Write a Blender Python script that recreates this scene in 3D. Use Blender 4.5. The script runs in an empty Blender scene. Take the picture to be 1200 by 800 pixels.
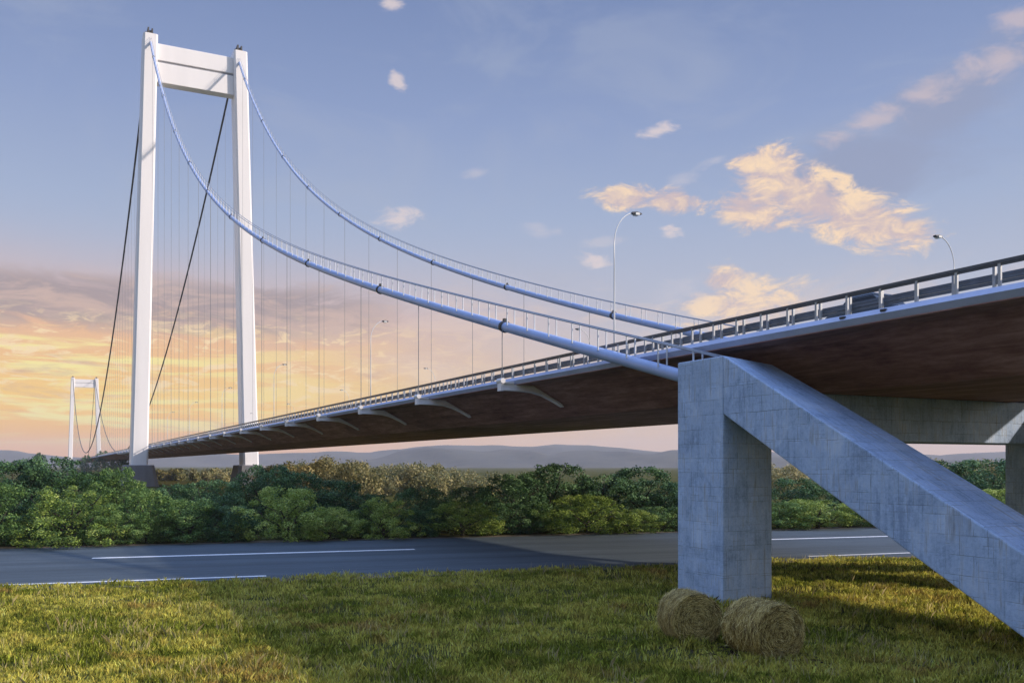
import bpy, math, random
import numpy as np
from mathutils import Vector, Matrix

random.seed(7)
RNG = np.random.default_rng(11)
scene = bpy.context.scene
COL = scene.collection
R = math.radians

# ------------------------------------------------------------------ camera
EYE = 5.8                       # eye height over the meadow
FPX = 1085.0                    # focal length in pixels of a 1200 px wide frame
HOR = 545.0                     # horizon row
TH = math.radians(26.544)       # bridge axis runs this far left of the view
CT, ST = math.cos(TH), math.sin(TH)

cam_d = bpy.data.cameras.new('camera')
cam = bpy.data.objects.new('camera', cam_d)
COL.objects.link(cam)
cam.location = (0, 0, EYE)
cam.rotation_euler = (R(90), 0, 0)
cam_d.sensor_width = 36.0
cam_d.sensor_fit = 'HORIZONTAL'
cam_d.lens = 36.0 * FPX / 1200.0
cam_d.shift_y = (HOR - 400.0) / 1200.0
cam_d.clip_start = 0.1
cam_d.clip_end = 30000
scene.camera = cam

# ------------------------------------------------------------------ colour helpers
def lin(r, g, b):
    def k(v):
        v /= 255.0
        return v / 12.92 if v <= 0.04045 else ((v + 0.055) / 1.055) ** 2.4
    return (k(r), k(g), k(b), 1.0)

class NT:
    """small helper round a node tree"""
    def __init__(self, tree):
        self.t = tree
        self.n = tree.nodes
        self.n.clear()
    def node(self, kind, **kw):
        nd = self.n.new(kind)
        for k, v in kw.items():
            setattr(nd, k, v)
        return nd
    def put(self, sock, v):
        if isinstance(v, bpy.types.NodeSocket):
            self.t.links.new(v, sock)
        elif v is not None:
            if hasattr(sock, 'default_value'):
                sock.default_value = v
    def m(self, op, a, b=None, c=None, clamp=False):
        nd = self.node('ShaderNodeMath', operation=op)
        nd.use_clamp = clamp
        self.put(nd.inputs[0], a)
        self.put(nd.inputs[1], b)
        if c is not None:
            self.put(nd.inputs[2], c)
        return nd.outputs[0]
    def smooth(self, v, lo, hi, to0=0.0, to1=1.0):
        nd = self.node('ShaderNodeMapRange', interpolation_type='SMOOTHSTEP')
        self.put(nd.inputs[0], v)
        nd.inputs[1].default_value = lo
        nd.inputs[2].default_value = hi
        nd.inputs[3].default_value = to0
        nd.inputs[4].default_value = to1
        return nd.outputs[0]
    def mix(self, f, a, b):
        nd = self.node('ShaderNodeMix', data_type='RGBA')
        self.put(nd.inputs[0], f)
        self.put(nd.inputs[6], a)
        self.put(nd.inputs[7], b)
        return nd.outputs[2]
    def ramp(self, f, stops, interp='LINEAR'):
        nd = self.node('ShaderNodeValToRGB')
        cr = nd.color_ramp
        cr.interpolation = interp
        while len(cr.elements) < len(stops):
            cr.elements.new(0.5)
        for e, (p, c) in zip(cr.elements, stops):
            e.position = p
            e.color = c if len(c) == 4 else (*c, 1)
        self.put(nd.inputs[0], f)
        return nd.outputs[0]
    def noise(self, vec, scale, detail=4.0, rough=0.55, dist=0.0):
        nd = self.node('ShaderNodeTexNoise')
        if vec is not None:
            self.put(nd.inputs['Vector'], vec)
        nd.inputs['Scale'].default_value = scale
        nd.inputs['Detail'].default_value = detail
        nd.inputs['Roughness'].default_value = rough
        nd.inputs['Distortion'].default_value = dist
        return nd.outputs['Fac']
    def vec(self, x, y, z=0.0):
        nd = self.node('ShaderNodeCombineXYZ')
        self.put(nd.inputs[0], x); self.put(nd.inputs[1], y); self.put(nd.inputs[2], z)
        return nd.outputs[0]
    def scaled(self, v, s, rot=(0, 0, 0), loc=(0, 0, 0)):
        nd = self.node('ShaderNodeMapping')
        self.put(nd.inputs[0], v)
        nd.inputs['Scale'].default_value = s
        nd.inputs['Rotation'].default_value = rot
        nd.inputs['Location'].default_value = loc
        return nd.outputs[0]

# ------------------------------------------------------------------ sun direction
SUN_EL = R(25.0)
PHI = R(55)                     # from straight behind the camera along the bridge, to the right
sx = math.sin(PHI) * CT + math.cos(PHI) * ST
sy = math.sin(PHI) * ST - math.cos(PHI) * CT
SUN_AZ = math.atan2(sx, sy)
sun_vec = Vector((math.sin(SUN_AZ) * math.cos(SUN_EL), math.cos(SUN_AZ) * math.cos(SUN_EL), math.sin(SUN_EL)))

# ------------------------------------------------------------------ world
world = bpy.data.worlds.new('World')
scene.world = world
world.use_nodes = True
W = NT(world.node_tree)
tc = W.node('ShaderNodeTexCoord')
sep = W.node('ShaderNodeSeparateXYZ')
W.put(sep.inputs[0], tc.outputs['Generated'])
dx, dy, dz = sep.outputs
az = W.m('ARCTAN2', dx, dy)
el = W.m('ARCSINE', dz)
eld = W.m('MULTIPLY', el, 180 / math.pi)
azd = W.m('MULTIPLY', az, 180 / math.pi)
f90 = W.m('DIVIDE', eld, 60.0, clamp=True)
base = W.ramp(f90, [(0.0, lin(228, 190, 164)), (0.045, lin(222, 196, 180)), (0.10, lin(201, 197, 205)),
                    (0.17, lin(183, 189, 208)), (0.25, lin(163, 178, 208)), (0.34, lin(142, 160, 200)),
                    (0.45, lin(120, 140, 184)), (0.60, lin(124, 152, 214)), (1.0, lin(168, 196, 255))])
# faint high veils so the blue is never one flat wash
vn = W.noise(W.vec(W.m('MULTIPLY', az, 1.0), W.m('MULTIPLY', el, 2.4), 21.0), 4.5, 6, 0.6, 0.8)
base = W.mix(W.m('MULTIPLY', W.smooth(vn, 0.46, 0.72), W.smooth(eld, 40, 22, 0.0, 0.34)), base, lin(172, 181, 202))
# sunset glow, strongest low down to the left
glow_col = W.ramp(W.m('DIVIDE', eld, 15.0, clamp=True),
                  [(0.0, lin(244, 168, 100)), (0.12, lin(255, 190, 94)), (0.27, lin(255, 208, 108)),
                   (0.42, lin(246, 194, 134)), (0.60, lin(228, 182, 158)), (0.85, lin(200, 182, 188)), (1.0, lin(178, 184, 206))])
g_az = W.m('MULTIPLY', W.smooth(azd, 16.0, -24.0), W.smooth(azd, -150.0, -70.0))
g_el = W.smooth(eld, 14.5, 6.5)
nw = W.noise(W.vec(W.m('MULTIPLY', az, 3.2), W.m('MULTIPLY', el, 9.0), 3.1), 2.6, 5, 0.55, 0.4)
g = W.m('MULTIPLY', g_az, g_el)
g = W.m('MULTIPLY', g, W.m('ADD', 0.70, W.m('MULTIPLY', nw, 0.8)), clamp=True)
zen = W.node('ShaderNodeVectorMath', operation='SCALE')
W.put(zen.inputs[0], base); W.put(zen.inputs['Scale'], W.smooth(eld, 32.0, 56.0, 1.0, 2.6))  # unseen sky overhead made extra bright, added to lift the fill light in shade
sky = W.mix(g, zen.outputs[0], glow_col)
# bright streaks low in the glow
st = W.noise(W.vec(W.m('MULTIPLY', az, 2.2), W.m('MULTIPLY', el, 26.0), 8.4), 3.0, 5, 0.6, 0.5)
stm = W.m('MULTIPLY', W.smooth(st, 0.45, 0.60), W.m('MULTIPLY', W.smooth(azd, -4, -24), W.m('MULTIPLY', W.smooth(eld, 0.8, 2.2), W.smooth(eld, 9.5, 6.0))))
sky = W.mix(W.m('MULTIPLY', stm, 0.95), sky, lin(255, 238, 156))
# mauve cloud bank above the glow
bn = W.noise(W.vec(W.m('MULTIPLY', az, 5.0), W.m('MULTIPLY', el, 18.0), 1.7), 2.6, 8, 0.66, 0.8)
bank_env = W.m('MULTIPLY', W.m('MULTIPLY', W.smooth(eld, 6.2, 8.6), W.smooth(eld, 11.9, 9.8)), W.smooth(azd, 0.0, -13.0))
bank = W.smooth(W.m('ADD', W.m('MULTIPLY', W.m('SUBTRACT', bn, 0.5), 2.0), W.m('MULTIPLY', bank_env, 0.85)), 0.28, 0.80)
bank = W.m('MULTIPLY', bank, bank_env)
sky = W.mix(W.m('MULTIPLY', bank, 0.85), sky, W.mix(W.smooth(bn, 0.42, 0.66), lin(158, 145, 150), lin(202, 176, 166)))
# lit fringes under the bank
fr = W.noise(W.vec(W.m('MULTIPLY', az, 9.0), W.m('MULTIPLY', el, 30.0), 5.5), 3.4, 7, 0.66, 0.9)
fr_env = W.m('MULTIPLY', W.m('MULTIPLY', W.smooth(eld, 2.5, 5.0), W.smooth(eld, 9.4, 7.2)), W.smooth(azd, 2.0, -14.0))
frm = W.m('MULTIPLY', W.smooth(fr, 0.50, 0.62), fr_env)
sky = W.mix(W.m('MULTIPLY', frm, 0.85), sky, lin(255, 226, 178))
gr_ = W.noise(W.vec(W.m('MULTIPLY', az, 4.0), W.m('MULTIPLY', el, 24.0), 15.5), 2.0, 6, 0.6, 0.6)
grm = W.m('MULTIPLY', W.smooth(gr_, 0.54, 0.72), W.m('MULTIPLY', W.m('MULTIPLY', W.smooth(eld, 0.5, 2.0), W.smooth(eld, 8.0, 5.0)), W.smooth(azd, 6.0, -10.0)))
sky = W.mix(W.m('MULTIPLY', grm, 0.60), sky, lin(196, 158, 150))

# separate clouds: centre px, py, half sizes px, tilt, strength, warm
def azel(px, py):
    x, z = (px - 600) / FPX, (HOR - py) / FPX
    return math.atan2(x, 1.0), math.atan2(z, math.sqrt(1 + x * x))
cn = W.noise(W.vec(W.m('MULTIPLY', az, 0.8), W.m('MULTIPLY', el, 1.7), 0.3), 30.0, 9, 0.66, 0.5)
cn2 = W.noise(W.vec(W.m('MULTIPLY', az, 0.8), W.m('MULTIPLY', el, 1.6), 4.3), 11.0, 6, 0.62, 0.4)
def blob(px, py, hx, hy, tilt):
    a0, e0 = azel(px, py)
    u = W.m('SUBTRACT', az, a0); v = W.m('SUBTRACT', el, e0)
    ct, st_ = math.cos(tilt), math.sin(tilt)
    uu = W.m('DIVIDE', W.m('ADD', W.m('MULTIPLY', u, ct), W.m('MULTIPLY', v, st_)), hx / FPX)
    vv = W.m('DIVIDE', W.m('SUBTRACT', W.m('MULTIPLY', v, ct), W.m('MULTIPLY', u, st_)), hy / FPX)
    d = W.m('SQRT', W.m('ADD', W.m('MULTIPLY', uu, uu), W.m('MULTIPLY', vv, vv)))
    return W.m('SUBTRACT', 1.0, d), vv
def max_all(items):
    out = items[0]
    for i in items[1:]:
        out = W.m('MAXIMUM', out, i)
    return out
def cloud(sky, blobs, colour, amount, lo=0.25, hi=0.85, k=3.6, noise=None):
    msk = max_all([blob(*b)[0] for b in blobs])
    msk = W.m('MAXIMUM', msk, -1.0)
    c = W.m('ADD', msk, W.m('MULTIPLY', W.m('SUBTRACT', noise or cn, 0.52), k))
    c = W.m('MULTIPLY', W.smooth(c, lo, hi), W.smooth(msk, -0.15, 0.30))
    return W.mix(W.m('MULTIPLY', c, amount), sky, colour)
# dim veil behind the big cloud, then its sunlit body
sky = cloud(sky, [(1020, 195, 170, 60, R(8)), (1110, 130, 130, 60, R(25))], lin(150, 158, 186), 0.75, 0.0, 0.8, 2.0, cn2)
peach = W.mix(W.smooth(W.m('ADD', W.m('MULTIPLY', cn, 0.6), W.m('MULTIPLY', cn2, 0.4)), 0.42, 0.58), lin(208, 188, 190), lin(255, 224, 188))
sky = cloud(sky, [(905, 200, 62, 40, R(-14)), (945, 228, 105, 46, R(-24)), (1005, 256, 105, 40, R(-22)), (1055, 270, 60, 20, R(-8)), (882, 248, 62, 30, R(-10))], peach, 0.97, 0.05, 0.60, 2.3)
sky = cloud(sky, [(732, 232, 56, 20, R(-4)), (788, 236, 56, 20, R(-6))], peach, 0.92, 0.12, 0.6, 2.2)
sky = cloud(sky, [(872, 360, 105, 46, R(4)), (848, 328, 40, 26, 0)], peach, 0.9, 0.10, 0.75, 2.2)
sky = cloud(sky, [(1028, 138, 56, 22, R(8)), (1086, 106, 52, 22, R(8)), (1168, 72, 58, 26, R(10)), (1188, 22, 40, 20, R(-8)), (978, 162, 34, 14, R(6))], lin(216, 196, 196), 0.62, 0.10, 1.0, 2.2)
sky = cloud(sky, [(768, 155, 32, 14, R(6)), (468, 256, 38, 18, R(8)), (465, 93, 12, 22, R(30)), (458, 4, 20, 12, 0), (694, 304, 36, 13, R(-14)), (785, 272, 22, 11, 0)],
            lin(230, 214, 212), 0.78, 0.15, 0.9, 2.8)
sky = cloud(sky, [(555, 202, 24, 10, 0), (700, 286, 44, 10, R(4)), (632, 270, 36, 12, 0), (800, 210, 30, 10, R(10)), (838, 188, 34, 9, R(20)), (800, 340, 60, 24, R(14))],
            lin(214, 206, 212), 0.40, 0.15, 1.0, 2.8)
# pale low banks to the right of the glow
lb = W.noise(W.vec(W.m('MULTIPLY', az, 3.5), W.m('MULTIPLY', el, 14.0), 31.0), 2.2, 7, 0.62, 0.7)
lbm = W.m('MULTIPLY', W.smooth(lb, 0.46, 0.66), W.m('MULTIPLY', W.smooth(eld, 0.8, 3.0), W.smooth(eld, 12.5, 8.0)))
sky = W.mix(W.m('MULTIPLY', W.m('MULTIPLY', lbm, 0.5), W.smooth(azd, -16.0, 0.0)), sky, lin(232, 206, 190))
nish = W.node('ShaderNodeTexSky', sky_type='NISHITA')
nish.sun_disc = False
nish.sun_elevation = SUN_EL
nish.sun_rotation = SUN_AZ
nish.air_density = 1.0
nish.dust_density = 1.0
bg1 = W.node('ShaderNodeBackground'); W.put(bg1.inputs[0], nish.outputs[0]); bg1.inputs[1].default_value = 0.15
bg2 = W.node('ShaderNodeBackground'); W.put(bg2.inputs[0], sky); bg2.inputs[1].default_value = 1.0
mx = W.node('ShaderNodeMixShader')
# the hand-made dusk sky fills the half of the heavens in view, the physical sky the rest
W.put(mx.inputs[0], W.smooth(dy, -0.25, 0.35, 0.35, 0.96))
W.t.links.new(bg1.outputs[0], mx.inputs[1]); W.t.links.new(bg2.outputs[0], mx.inputs[2])
wo = W.node('ShaderNodeOutputWorld'); W.t.links.new(mx.outputs[0], wo.inputs['Surface'])

# ------------------------------------------------------------------ sun, exposure, render settings
sun_d = bpy.data.lights.new('sun', 'SUN')
sun_d.energy = 4.2
sun_d.angle = R(1.2)
sun_d.color = (1.0, 0.87, 0.75)
sun = bpy.data.objects.new('sun', sun_d)
COL.objects.link(sun)
sun.rotation_euler = sun_vec.to_track_quat('Z', 'Y').to_euler()
sun.location = (60, -10, 60)
vs = scene.view_settings
vs.view_transform = 'Standard'
vs.look = 'None'
vs.exposure = 0.0
vs.gamma = 1.0
vs.use_curve_mapping = False
scene.cycles.use_denoising = True
try:
    scene.cycles.denoiser = 'OPENIMAGEDENOISE'
except Exception:
    pass
scene.cycles.max_bounces = 6
scene.cycles.diffuse_bounces = 3
scene.cycles.glossy_bounces = 2
scene.cycles.transmission_bounces = 3
scene.cycles.transparent_max_bounces = 6
scene.cycles.volume_bounces = 0

# ------------------------------------------------------------------ object helpers
def props(o, label=None, cat=None, group=None, kind=None):
    for k, v in (('label', label), ('category', cat), ('group', group), ('kind', kind)):
        if v:
            o[k] = v
    return o

def empty(name, loc, rz=0.0, parent=None, label=None, cat=None, group=None):
    o = bpy.data.objects.new(name, None)
    o.empty_display_size = 0.5
    COL.objects.link(o)
    o.location = loc
    o.rotation_euler = (0, 0, rz)
    o.parent = parent
    return props(o, label, cat, group)

class MB:
    """mesh builder: collects faces, then links ONE mesh object"""
    def __init__(self):
        self.v = []; self.f = []
    def add(self, verts, faces):
        b = len(self.v)
        self.v += [tuple(p) for p in verts]
        self.f += [tuple(i + b for i in fc) for fc in faces]
        return self
    def box(self, x0, x1, y0, y1, z0, z1):
        v = [(x0, y0, z0), (x1, y0, z0), (x1, y1, z0), (x0, y1, z0), (x0, y0, z1), (x1, y0, z1), (x1, y1, z1), (x0, y1, z1)]
        return self.add(v, [(3, 2, 1, 0), (4, 5, 6, 7), (0, 1, 5, 4), (1, 2, 6, 5), (2, 3, 7, 6), (3, 0, 4, 7)])
    def loft(self, rings, caps=True):
        n = len(rings[0]); b = len(self.v)
        for r in rings:
            self.v += [tuple(p) for p in r]
        for i in range(len(rings) - 1):
            for j in range(n):
                k = (j + 1) % n
                self.f.append((b + i * n + j, b + i * n + k, b + (i + 1) * n + k, b + (i + 1) * n + j))
        if caps:
            self.f.append(tuple(b + j for j in reversed(range(n))))
            self.f.append(tuple(b + (len(rings) - 1) * n + j for j in range(n)))
        return self
    def tube(self, pts, rad, n=8):
        pts = [Vector(p) for p in pts]
        rings = []
        for i, p in enumerate(pts):
            d = (pts[min(i + 1, len(pts) - 1)] - pts[max(i - 1, 0)]).normalized()
            a = d.cross(Vector((0, 0, 1)))
            if a.length < 1e-3:
                a = Vector((1, 0, 0))
            a.normalize(); b = a.cross(d).normalized()
            r = rad[i] if isinstance(rad, (list, tuple)) else rad
            rings.append([p + (a * math.cos(2 * math.pi * k / n) + b * math.sin(2 * math.pi * k / n)) * r for k in range(n)])
        return self.loft(rings)
    def prism(self, poly, axis, a0, a1):
        """poly of 2-D points extruded along axis 'y' (poly in x,z) or 'x' (poly in y,z)"""
        if axis == 'y':
            r = [[(p[0], a, p[1]) for p in poly] for a in (a0, a1)]
        elif axis == 'x':
            r = [[(a, p[0], p[1]) for p in poly] for a in (a0, a1)]
        else:
            r = [[(p[0], p[1], a) for p in poly] for a in (a0, a1)]
        return self.loft(r)
    def mesh(self, name, mat, smooth=False, uv=False, shift=(0, 0, 0)):
        me = bpy.data.meshes.new(name)
        me.from_pydata([(x - shift[0], y - shift[1], z - shift[2]) for x, y, z in self.v], [], self.f)
        import bmesh
        bm = bmesh.new(); bm.from_mesh(me)
        bmesh.ops.recalc_face_normals(bm, faces=bm.faces)
        bm.to_mesh(me); bm.free()
        me.materials.append(mat)
        if smooth:
            me.polygons.foreach_set('use_smooth', [True] * len(me.polygons))
        if uv:
            l = me.uv_layers.new(name='UVMap')
            for p in me.polygons:
                n = p.normal
                ax = max(range(3), key=lambda i: abs(n[i]))
                for li in p.loop_indices:
                    co = me.vertices[me.loops[li].vertex_index].co
                    l.data[li].uv = (co[1], co[2]) if ax == 0 else ((co[0] + 3.7, co[2]) if ax == 1 else (co[0] + 1.3, co[1]))
        me.update()
        return me
    def obj(self, name, mat, parent=None, smooth=False, uv=False, shift=(0, 0, 0), bevel=0.0, loc=None):
        o = bpy.data.objects.new(name, self.mesh(name, mat, smooth, uv, shift))
        COL.objects.link(o)
        o.parent = parent
        if loc is not None:
            o.location = loc
        if bevel:
            b = o.modifiers.new('bevel', 'BEVEL'); b.width = bevel; b.segments = 2; b.limit_method = 'ANGLE'
        return o

def linked(name, me, parent=None, loc=(0, 0, 0), scale=(1, 1, 1), rz=0.0):
    o = bpy.data.objects.new(name, me)
    COL.objects.link(o)
    o.parent = parent
    o.location = loc
    o.scale = scale
    o.rotation_euler = (0, 0, rz)
    return o

def smooth_by_angle(o, deg=35):
    me = o.data
    me.polygons.foreach_set('use_smooth', [True] * len(me.polygons))
    try:
        me.set_sharp_from_angle(angle=R(deg))
    except Exception:
        pass

# ------------------------------------------------------------------ materials
def mat(name, fn):
    m = bpy.data.materials.new(name)
    m.use_nodes = True
    t = NT(m.node_tree)
    out = t.node('ShaderNodeOutputMaterial')
    p = t.node('ShaderNodeBsdfPrincipled')
    t.t.links.new(p.outputs[0], out.inputs[0])
    fn(t, p, out)
    return m
def bump(t, p, h, strength=0.3, dist=0.05):
    b = t.node('ShaderNodeBump')
    b.inputs['Strength'].default_value = strength
    b.inputs['Distance'].default_value = dist
    t.put(b.inputs['Height'], h)
    t.put(p.inputs['Normal'], b.outputs[0])
def setp(p, t=None, **kw):
    for k, v in kw.items():
        s = p.inputs[k.replace('_', ' ')]
        if isinstance(v, bpy.types.NodeSocket):
            t.t.links.new(v, s)
        else:
            s.default_value = v

def worn_paint(col, rough=0.45, var=0.12, streak=0.5, metal=0.0):
    def fn(t, p, out):
        o = t.node('ShaderNodeTexCoord').outputs['Object']
        n = t.noise(t.scaled(o, (1, 1, 0.12)), streak, 5, 0.6)
        n2 = t.noise(o, 3.0, 4, 0.6)
        f = t.m('ADD', t.m('MULTIPLY', n, 0.7), t.m('MULTIPLY', n2, 0.3))
        d = tuple(c * (1 - var) for c in col[:3]) + (1,)
        u = tuple(min(1, c * (1 + var * 0.6)) for c in col[:3]) + (1,)
        setp(p, t, Base_Color=t.ramp(f, [(0.35, d), (0.65, u)]), Roughness=rough, Metallic=metal)
    return fn

M_TOWER = mat('tower_paint', worn_paint((0.86, 0.83, 0.83, 1), 0.45, 0.04, 0.35))
M_CABLE = mat('cable_paint', worn_paint((0.36, 0.46, 0.70, 1), 0.42, 0.08, 0.8))
M_CABLE_DARK = mat('cable_dark', worn_paint((0.045, 0.05, 0.06, 1), 0.6, 0.15, 0.5))
M_CLAMP = mat('clamp_steel', worn_paint((0.03, 0.032, 0.035, 1), 0.5, 0.2, 1.0))
M_HANGER = mat('hanger_steel', worn_paint((0.22, 0.23, 0.25, 1), 0.5, 0.1, 1.0))
M_ROPE = mat('rope_white', worn_paint((0.72, 0.73, 0.76, 1), 0.5, 0.06, 1.0))
M_HANDROPE = mat('hand_rope_grey', worn_paint((0.34, 0.37, 0.43, 1), 0.5, 0.06, 1.0))
M_FASCIA = mat('fascia_paint', worn_paint((0.48, 0.54, 0.73, 1), 0.5, 0.10, 0.6))
M_RAIL = mat('rail_dark_steel', worn_paint((0.075, 0.085, 0.10, 1), 0.45, 0.2, 1.2))
M_BARRIER = mat('barrier_steel', worn_paint((0.13, 0.16, 0.20, 1), 0.45, 0.2, 1.2))
M_POST = mat('post_galvanised', worn_paint((0.45, 0.46, 0.47, 1), 0.5, 0.15, 2.0, 0.2))
M_BRACKET = mat('bracket_paint', worn_paint((0.84, 0.82, 0.83, 1), 0.5, 0.06, 1.0))
M_PED = mat('pedestal_concrete', worn_paint((0.17, 0.165, 0.17, 1), 0.85, 0.2, 0.5))
M_LAMP = mat('lamp_white', worn_paint((0.78, 0.78, 0.78, 1), 0.4, 0.05, 1.0))
M_LAMP_DARK = mat('lamp_dark', worn_paint((0.05, 0.05, 0.055, 1), 0.5, 0.1, 2.0))
M_LENS = mat('lamp_lens', worn_paint((0.80, 0.80, 0.78, 1), 0.2, 0.03, 2.0))
M_SADDLE = mat('saddle_steel', worn_paint((0.07, 0.065, 0.06, 1), 0.6, 0.2, 1.0))
M_GROOVE = mat('groove_grey', worn_paint((0.33, 0.33, 0.36, 1), 0.6, 0.1, 1.0))

def soffit_fn(t, p, out):
    o = t.node('ShaderNodeTexCoord').outputs['Object']
    n = t.noise(t.scaled(o, (1.6, 0.22, 1.6)), 1.0, 7, 0.65, 0.5)
    n2 = t.noise(o, 0.09, 4, 0.6)
    n3 = t.noise(t.scaled(o, (3.0, 0.9, 3.0)), 1.5, 6, 0.7)
    f = t.m('ADD', t.m('ADD', t.m('MULTIPLY', n, 0.5), t.m('MULTIPLY', n2, 0.25)), t.m('MULTIPLY', n3, 0.25))
    setp(p, t, Base_Color=t.ramp(f, [(0.38, (0.13, 0.054, 0.040, 1)), (0.5, (0.30, 0.148, 0.115, 1)), (0.62, (0.50, 0.29, 0.23, 1))]), Roughness=0.8)
    bump(t, p, n3, 0.25, 0.05)
M_SOFFIT = mat('soffit_rust', soffit_fn)

def concrete_fn(t, p, out):
    uv = t.node('ShaderNodeTexCoord').outputs['UV']
    o = t.node('ShaderNodeTexCoord').outputs['Object']
    wob = t.noise(o, 1.1, 3, 0.6)
    wv = t.node('ShaderNodeVectorMath', operation='ADD')
    t.put(wv.inputs[0], uv)
    t.put(wv.inputs[1], t.vec(t.m('MULTIPLY', t.m('SUBTRACT', wob, 0.5), 0.05), t.m('MULTIPLY', t.m('SUBTRACT', wob, 0.5), 0.035)))
    def brick(w, h, mort, off):
        b = t.node('ShaderNodeTexBrick')
        t.put(b.inputs['Vector'], wv.outputs[0])
        b.inputs['Scale'].default_value = 1.0
        b.inputs['Brick Width'].default_value = w
        b.inputs['Row Height'].default_value = h
        b.inputs['Mortar Size'].default_value = mort
        b.inputs['Mortar Smooth'].default_value = 0.6
        b.inputs['Color1'].default_value = (0, 0, 0, 1); b.inputs['Color2'].default_value = (1, 1, 1, 1)
        b.inputs['Mortar'].default_value = (0.5, 0.5, 0.5, 1)
        b.offset = off
        return b
    b1 = brick(0.98, 0.61, 0.011, 0.5)
    b2 = brick(0.57, 1.13, 0.010, 0.37)
    b3 = brick(1.71, 0.33, 0.008, 0.23)
    blot = t.noise(o, 0.55, 6, 0.65, 0.6)
    streak = t.noise(t.scaled(uv, (5.5, 0.35, 1)), 1.0, 5, 0.65)
    fine = t.noise(o, 11.0, 5, 0.7)
    m1 = t.smooth(t.noise(t.scaled(o, (1, 1, 1), loc=(3, 1, 2)), 0.8, 4, 0.6), 0.42, 0.58)
    m2 = t.smooth(t.noise(t.scaled(o, (1, 1, 1), loc=(9, 4, 7)), 1.1, 4, 0.6), 0.46, 0.58)
    m3 = t.smooth(t.noise(t.scaled(o, (1, 1, 1), loc=(5, 8, 1)), 1.3, 4, 0.6), 0.50, 0.60)
    f = t.m('ADD', t.m('ADD', t.m('MULTIPLY', blot, 0.45), t.m('MULTIPLY', streak, 0.3)), t.m('MULTIPLY', fine, 0.25))
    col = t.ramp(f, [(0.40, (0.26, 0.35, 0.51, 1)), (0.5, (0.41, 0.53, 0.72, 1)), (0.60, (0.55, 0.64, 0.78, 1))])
    panel = t.m('ADD', t.m('MULTIPLY', t.m('SUBTRACT', b1.outputs['Color'], 0.5), 0.10), t.m('MULTIPLY', t.m('MULTIPLY', t.m('SUBTRACT', b2.outputs['Color'], 0.5), m2), 0.22))
    hs = t.node('ShaderNodeHueSaturation')
    t.put(hs.inputs['Color'], col); t.put(hs.inputs['Value'], t.m('ADD', 1.0, panel))
    line = t.m('MAXIMUM', t.m('MULTIPLY', b1.outputs['Fac'], t.m('ADD', 0.18, t.m('MULTIPLY', m1, 0.8))), t.m('MULTIPLY', b2.outputs['Fac'], m2))
    line = t.m('MAXIMUM', line, t.m('MULTIPLY', b3.outputs['Fac'], t.m('MULTIPLY', m3, 0.6)))
    c2 = t.mix(t.m('MULTIPLY', line, 0.78), hs.outputs[0], (0.12, 0.125, 0.14, 1))
    dirt = t.m('MULTIPLY', t.smooth(streak, 0.50, 0.70), t.smooth(blot, 0.40, 0.56))
    c3 = t.mix(t.m('MULTIPLY', dirt, 0.6), c2, (0.17, 0.175, 0.19, 1))
    setp(p, t, Base_Color=c3, Roughness=0.85)
    bump(t, p, t.m('SUBTRACT', fine, t.m('MULTIPLY', line, 1.2)), 0.35, 0.03)
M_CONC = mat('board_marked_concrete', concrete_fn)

def asphalt_fn(t, p, out):
    o = t.node('ShaderNodeTexCoord').outputs['Object']
    lanes = t.noise(t.scaled(o, (0.012, 0.42, 1)), 1.0, 4, 0.6)
    streak = t.noise(t.scaled(o, (0.25, 1.6, 1)), 1.0, 6, 0.7)
    fine = t.noise(o, 6.0, 6, 0.75)
    f = t.m('ADD', t.m('ADD', t.m('MULTIPLY', lanes, 0.45), t.m('MULTIPLY', streak, 0.3)), t.m('MULTIPLY', fine, 0.25))
    setp(p, t, Base_Color=t.ramp(f, [(0.36, (0.024, 0.036, 0.044, 1)), (0.5, (0.046, 0.066, 0.078, 1)), (0.64, (0.084, 0.112, 0.13, 1))]), Roughness=0.82)
    bump(t, p, fine, 0.4, 0.03)
M_ASPH = mat('asphalt', asphalt_fn)
def line_fn(t, p, out):
    o = t.node('ShaderNodeTexCoord').outputs['Object']
    n = t.noise(t.scaled(o, (0.5, 3, 1)), 2.0, 6, 0.7)
    setp(p, t, Base_Color=t.ramp(n, [(0.33, (0.35, 0.36, 0.36, 1)), (0.5, (0.78, 0.78, 0.76, 1))]), Roughness=0.7)
M_LINE = mat('road_paint', line_fn)

def ground_fn(t, p, out):
    o = t.node('ShaderNodeTexCoord').outputs['Object']
    a = t.noise(o, 0.35, 6, 0.65); b = t.noise(o, 4.0, 6, 0.7); c = t.noise(o, 0.012, 4, 0.6)
    f = t.m('ADD', t.m('ADD', t.m('MULTIPLY', a, 0.4), t.m('MULTIPLY', b, 0.35)), t.m('MULTIPLY', c, 0.25))
    setp(p, t, Base_Color=t.ramp(f, [(0.34, (0.030, 0.036, 0.012, 1)), (0.5, (0.075, 0.075, 0.022, 1)), (0.64, (0.14, 0.115, 0.04, 1))]), Roughness=0.95)
    p.inputs['Specular IOR Level'].default_value = 0.0
    bump(t, p, b, 0.6, 0.1)
M_GROUND = mat('meadow_soil', ground_fn)

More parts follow.
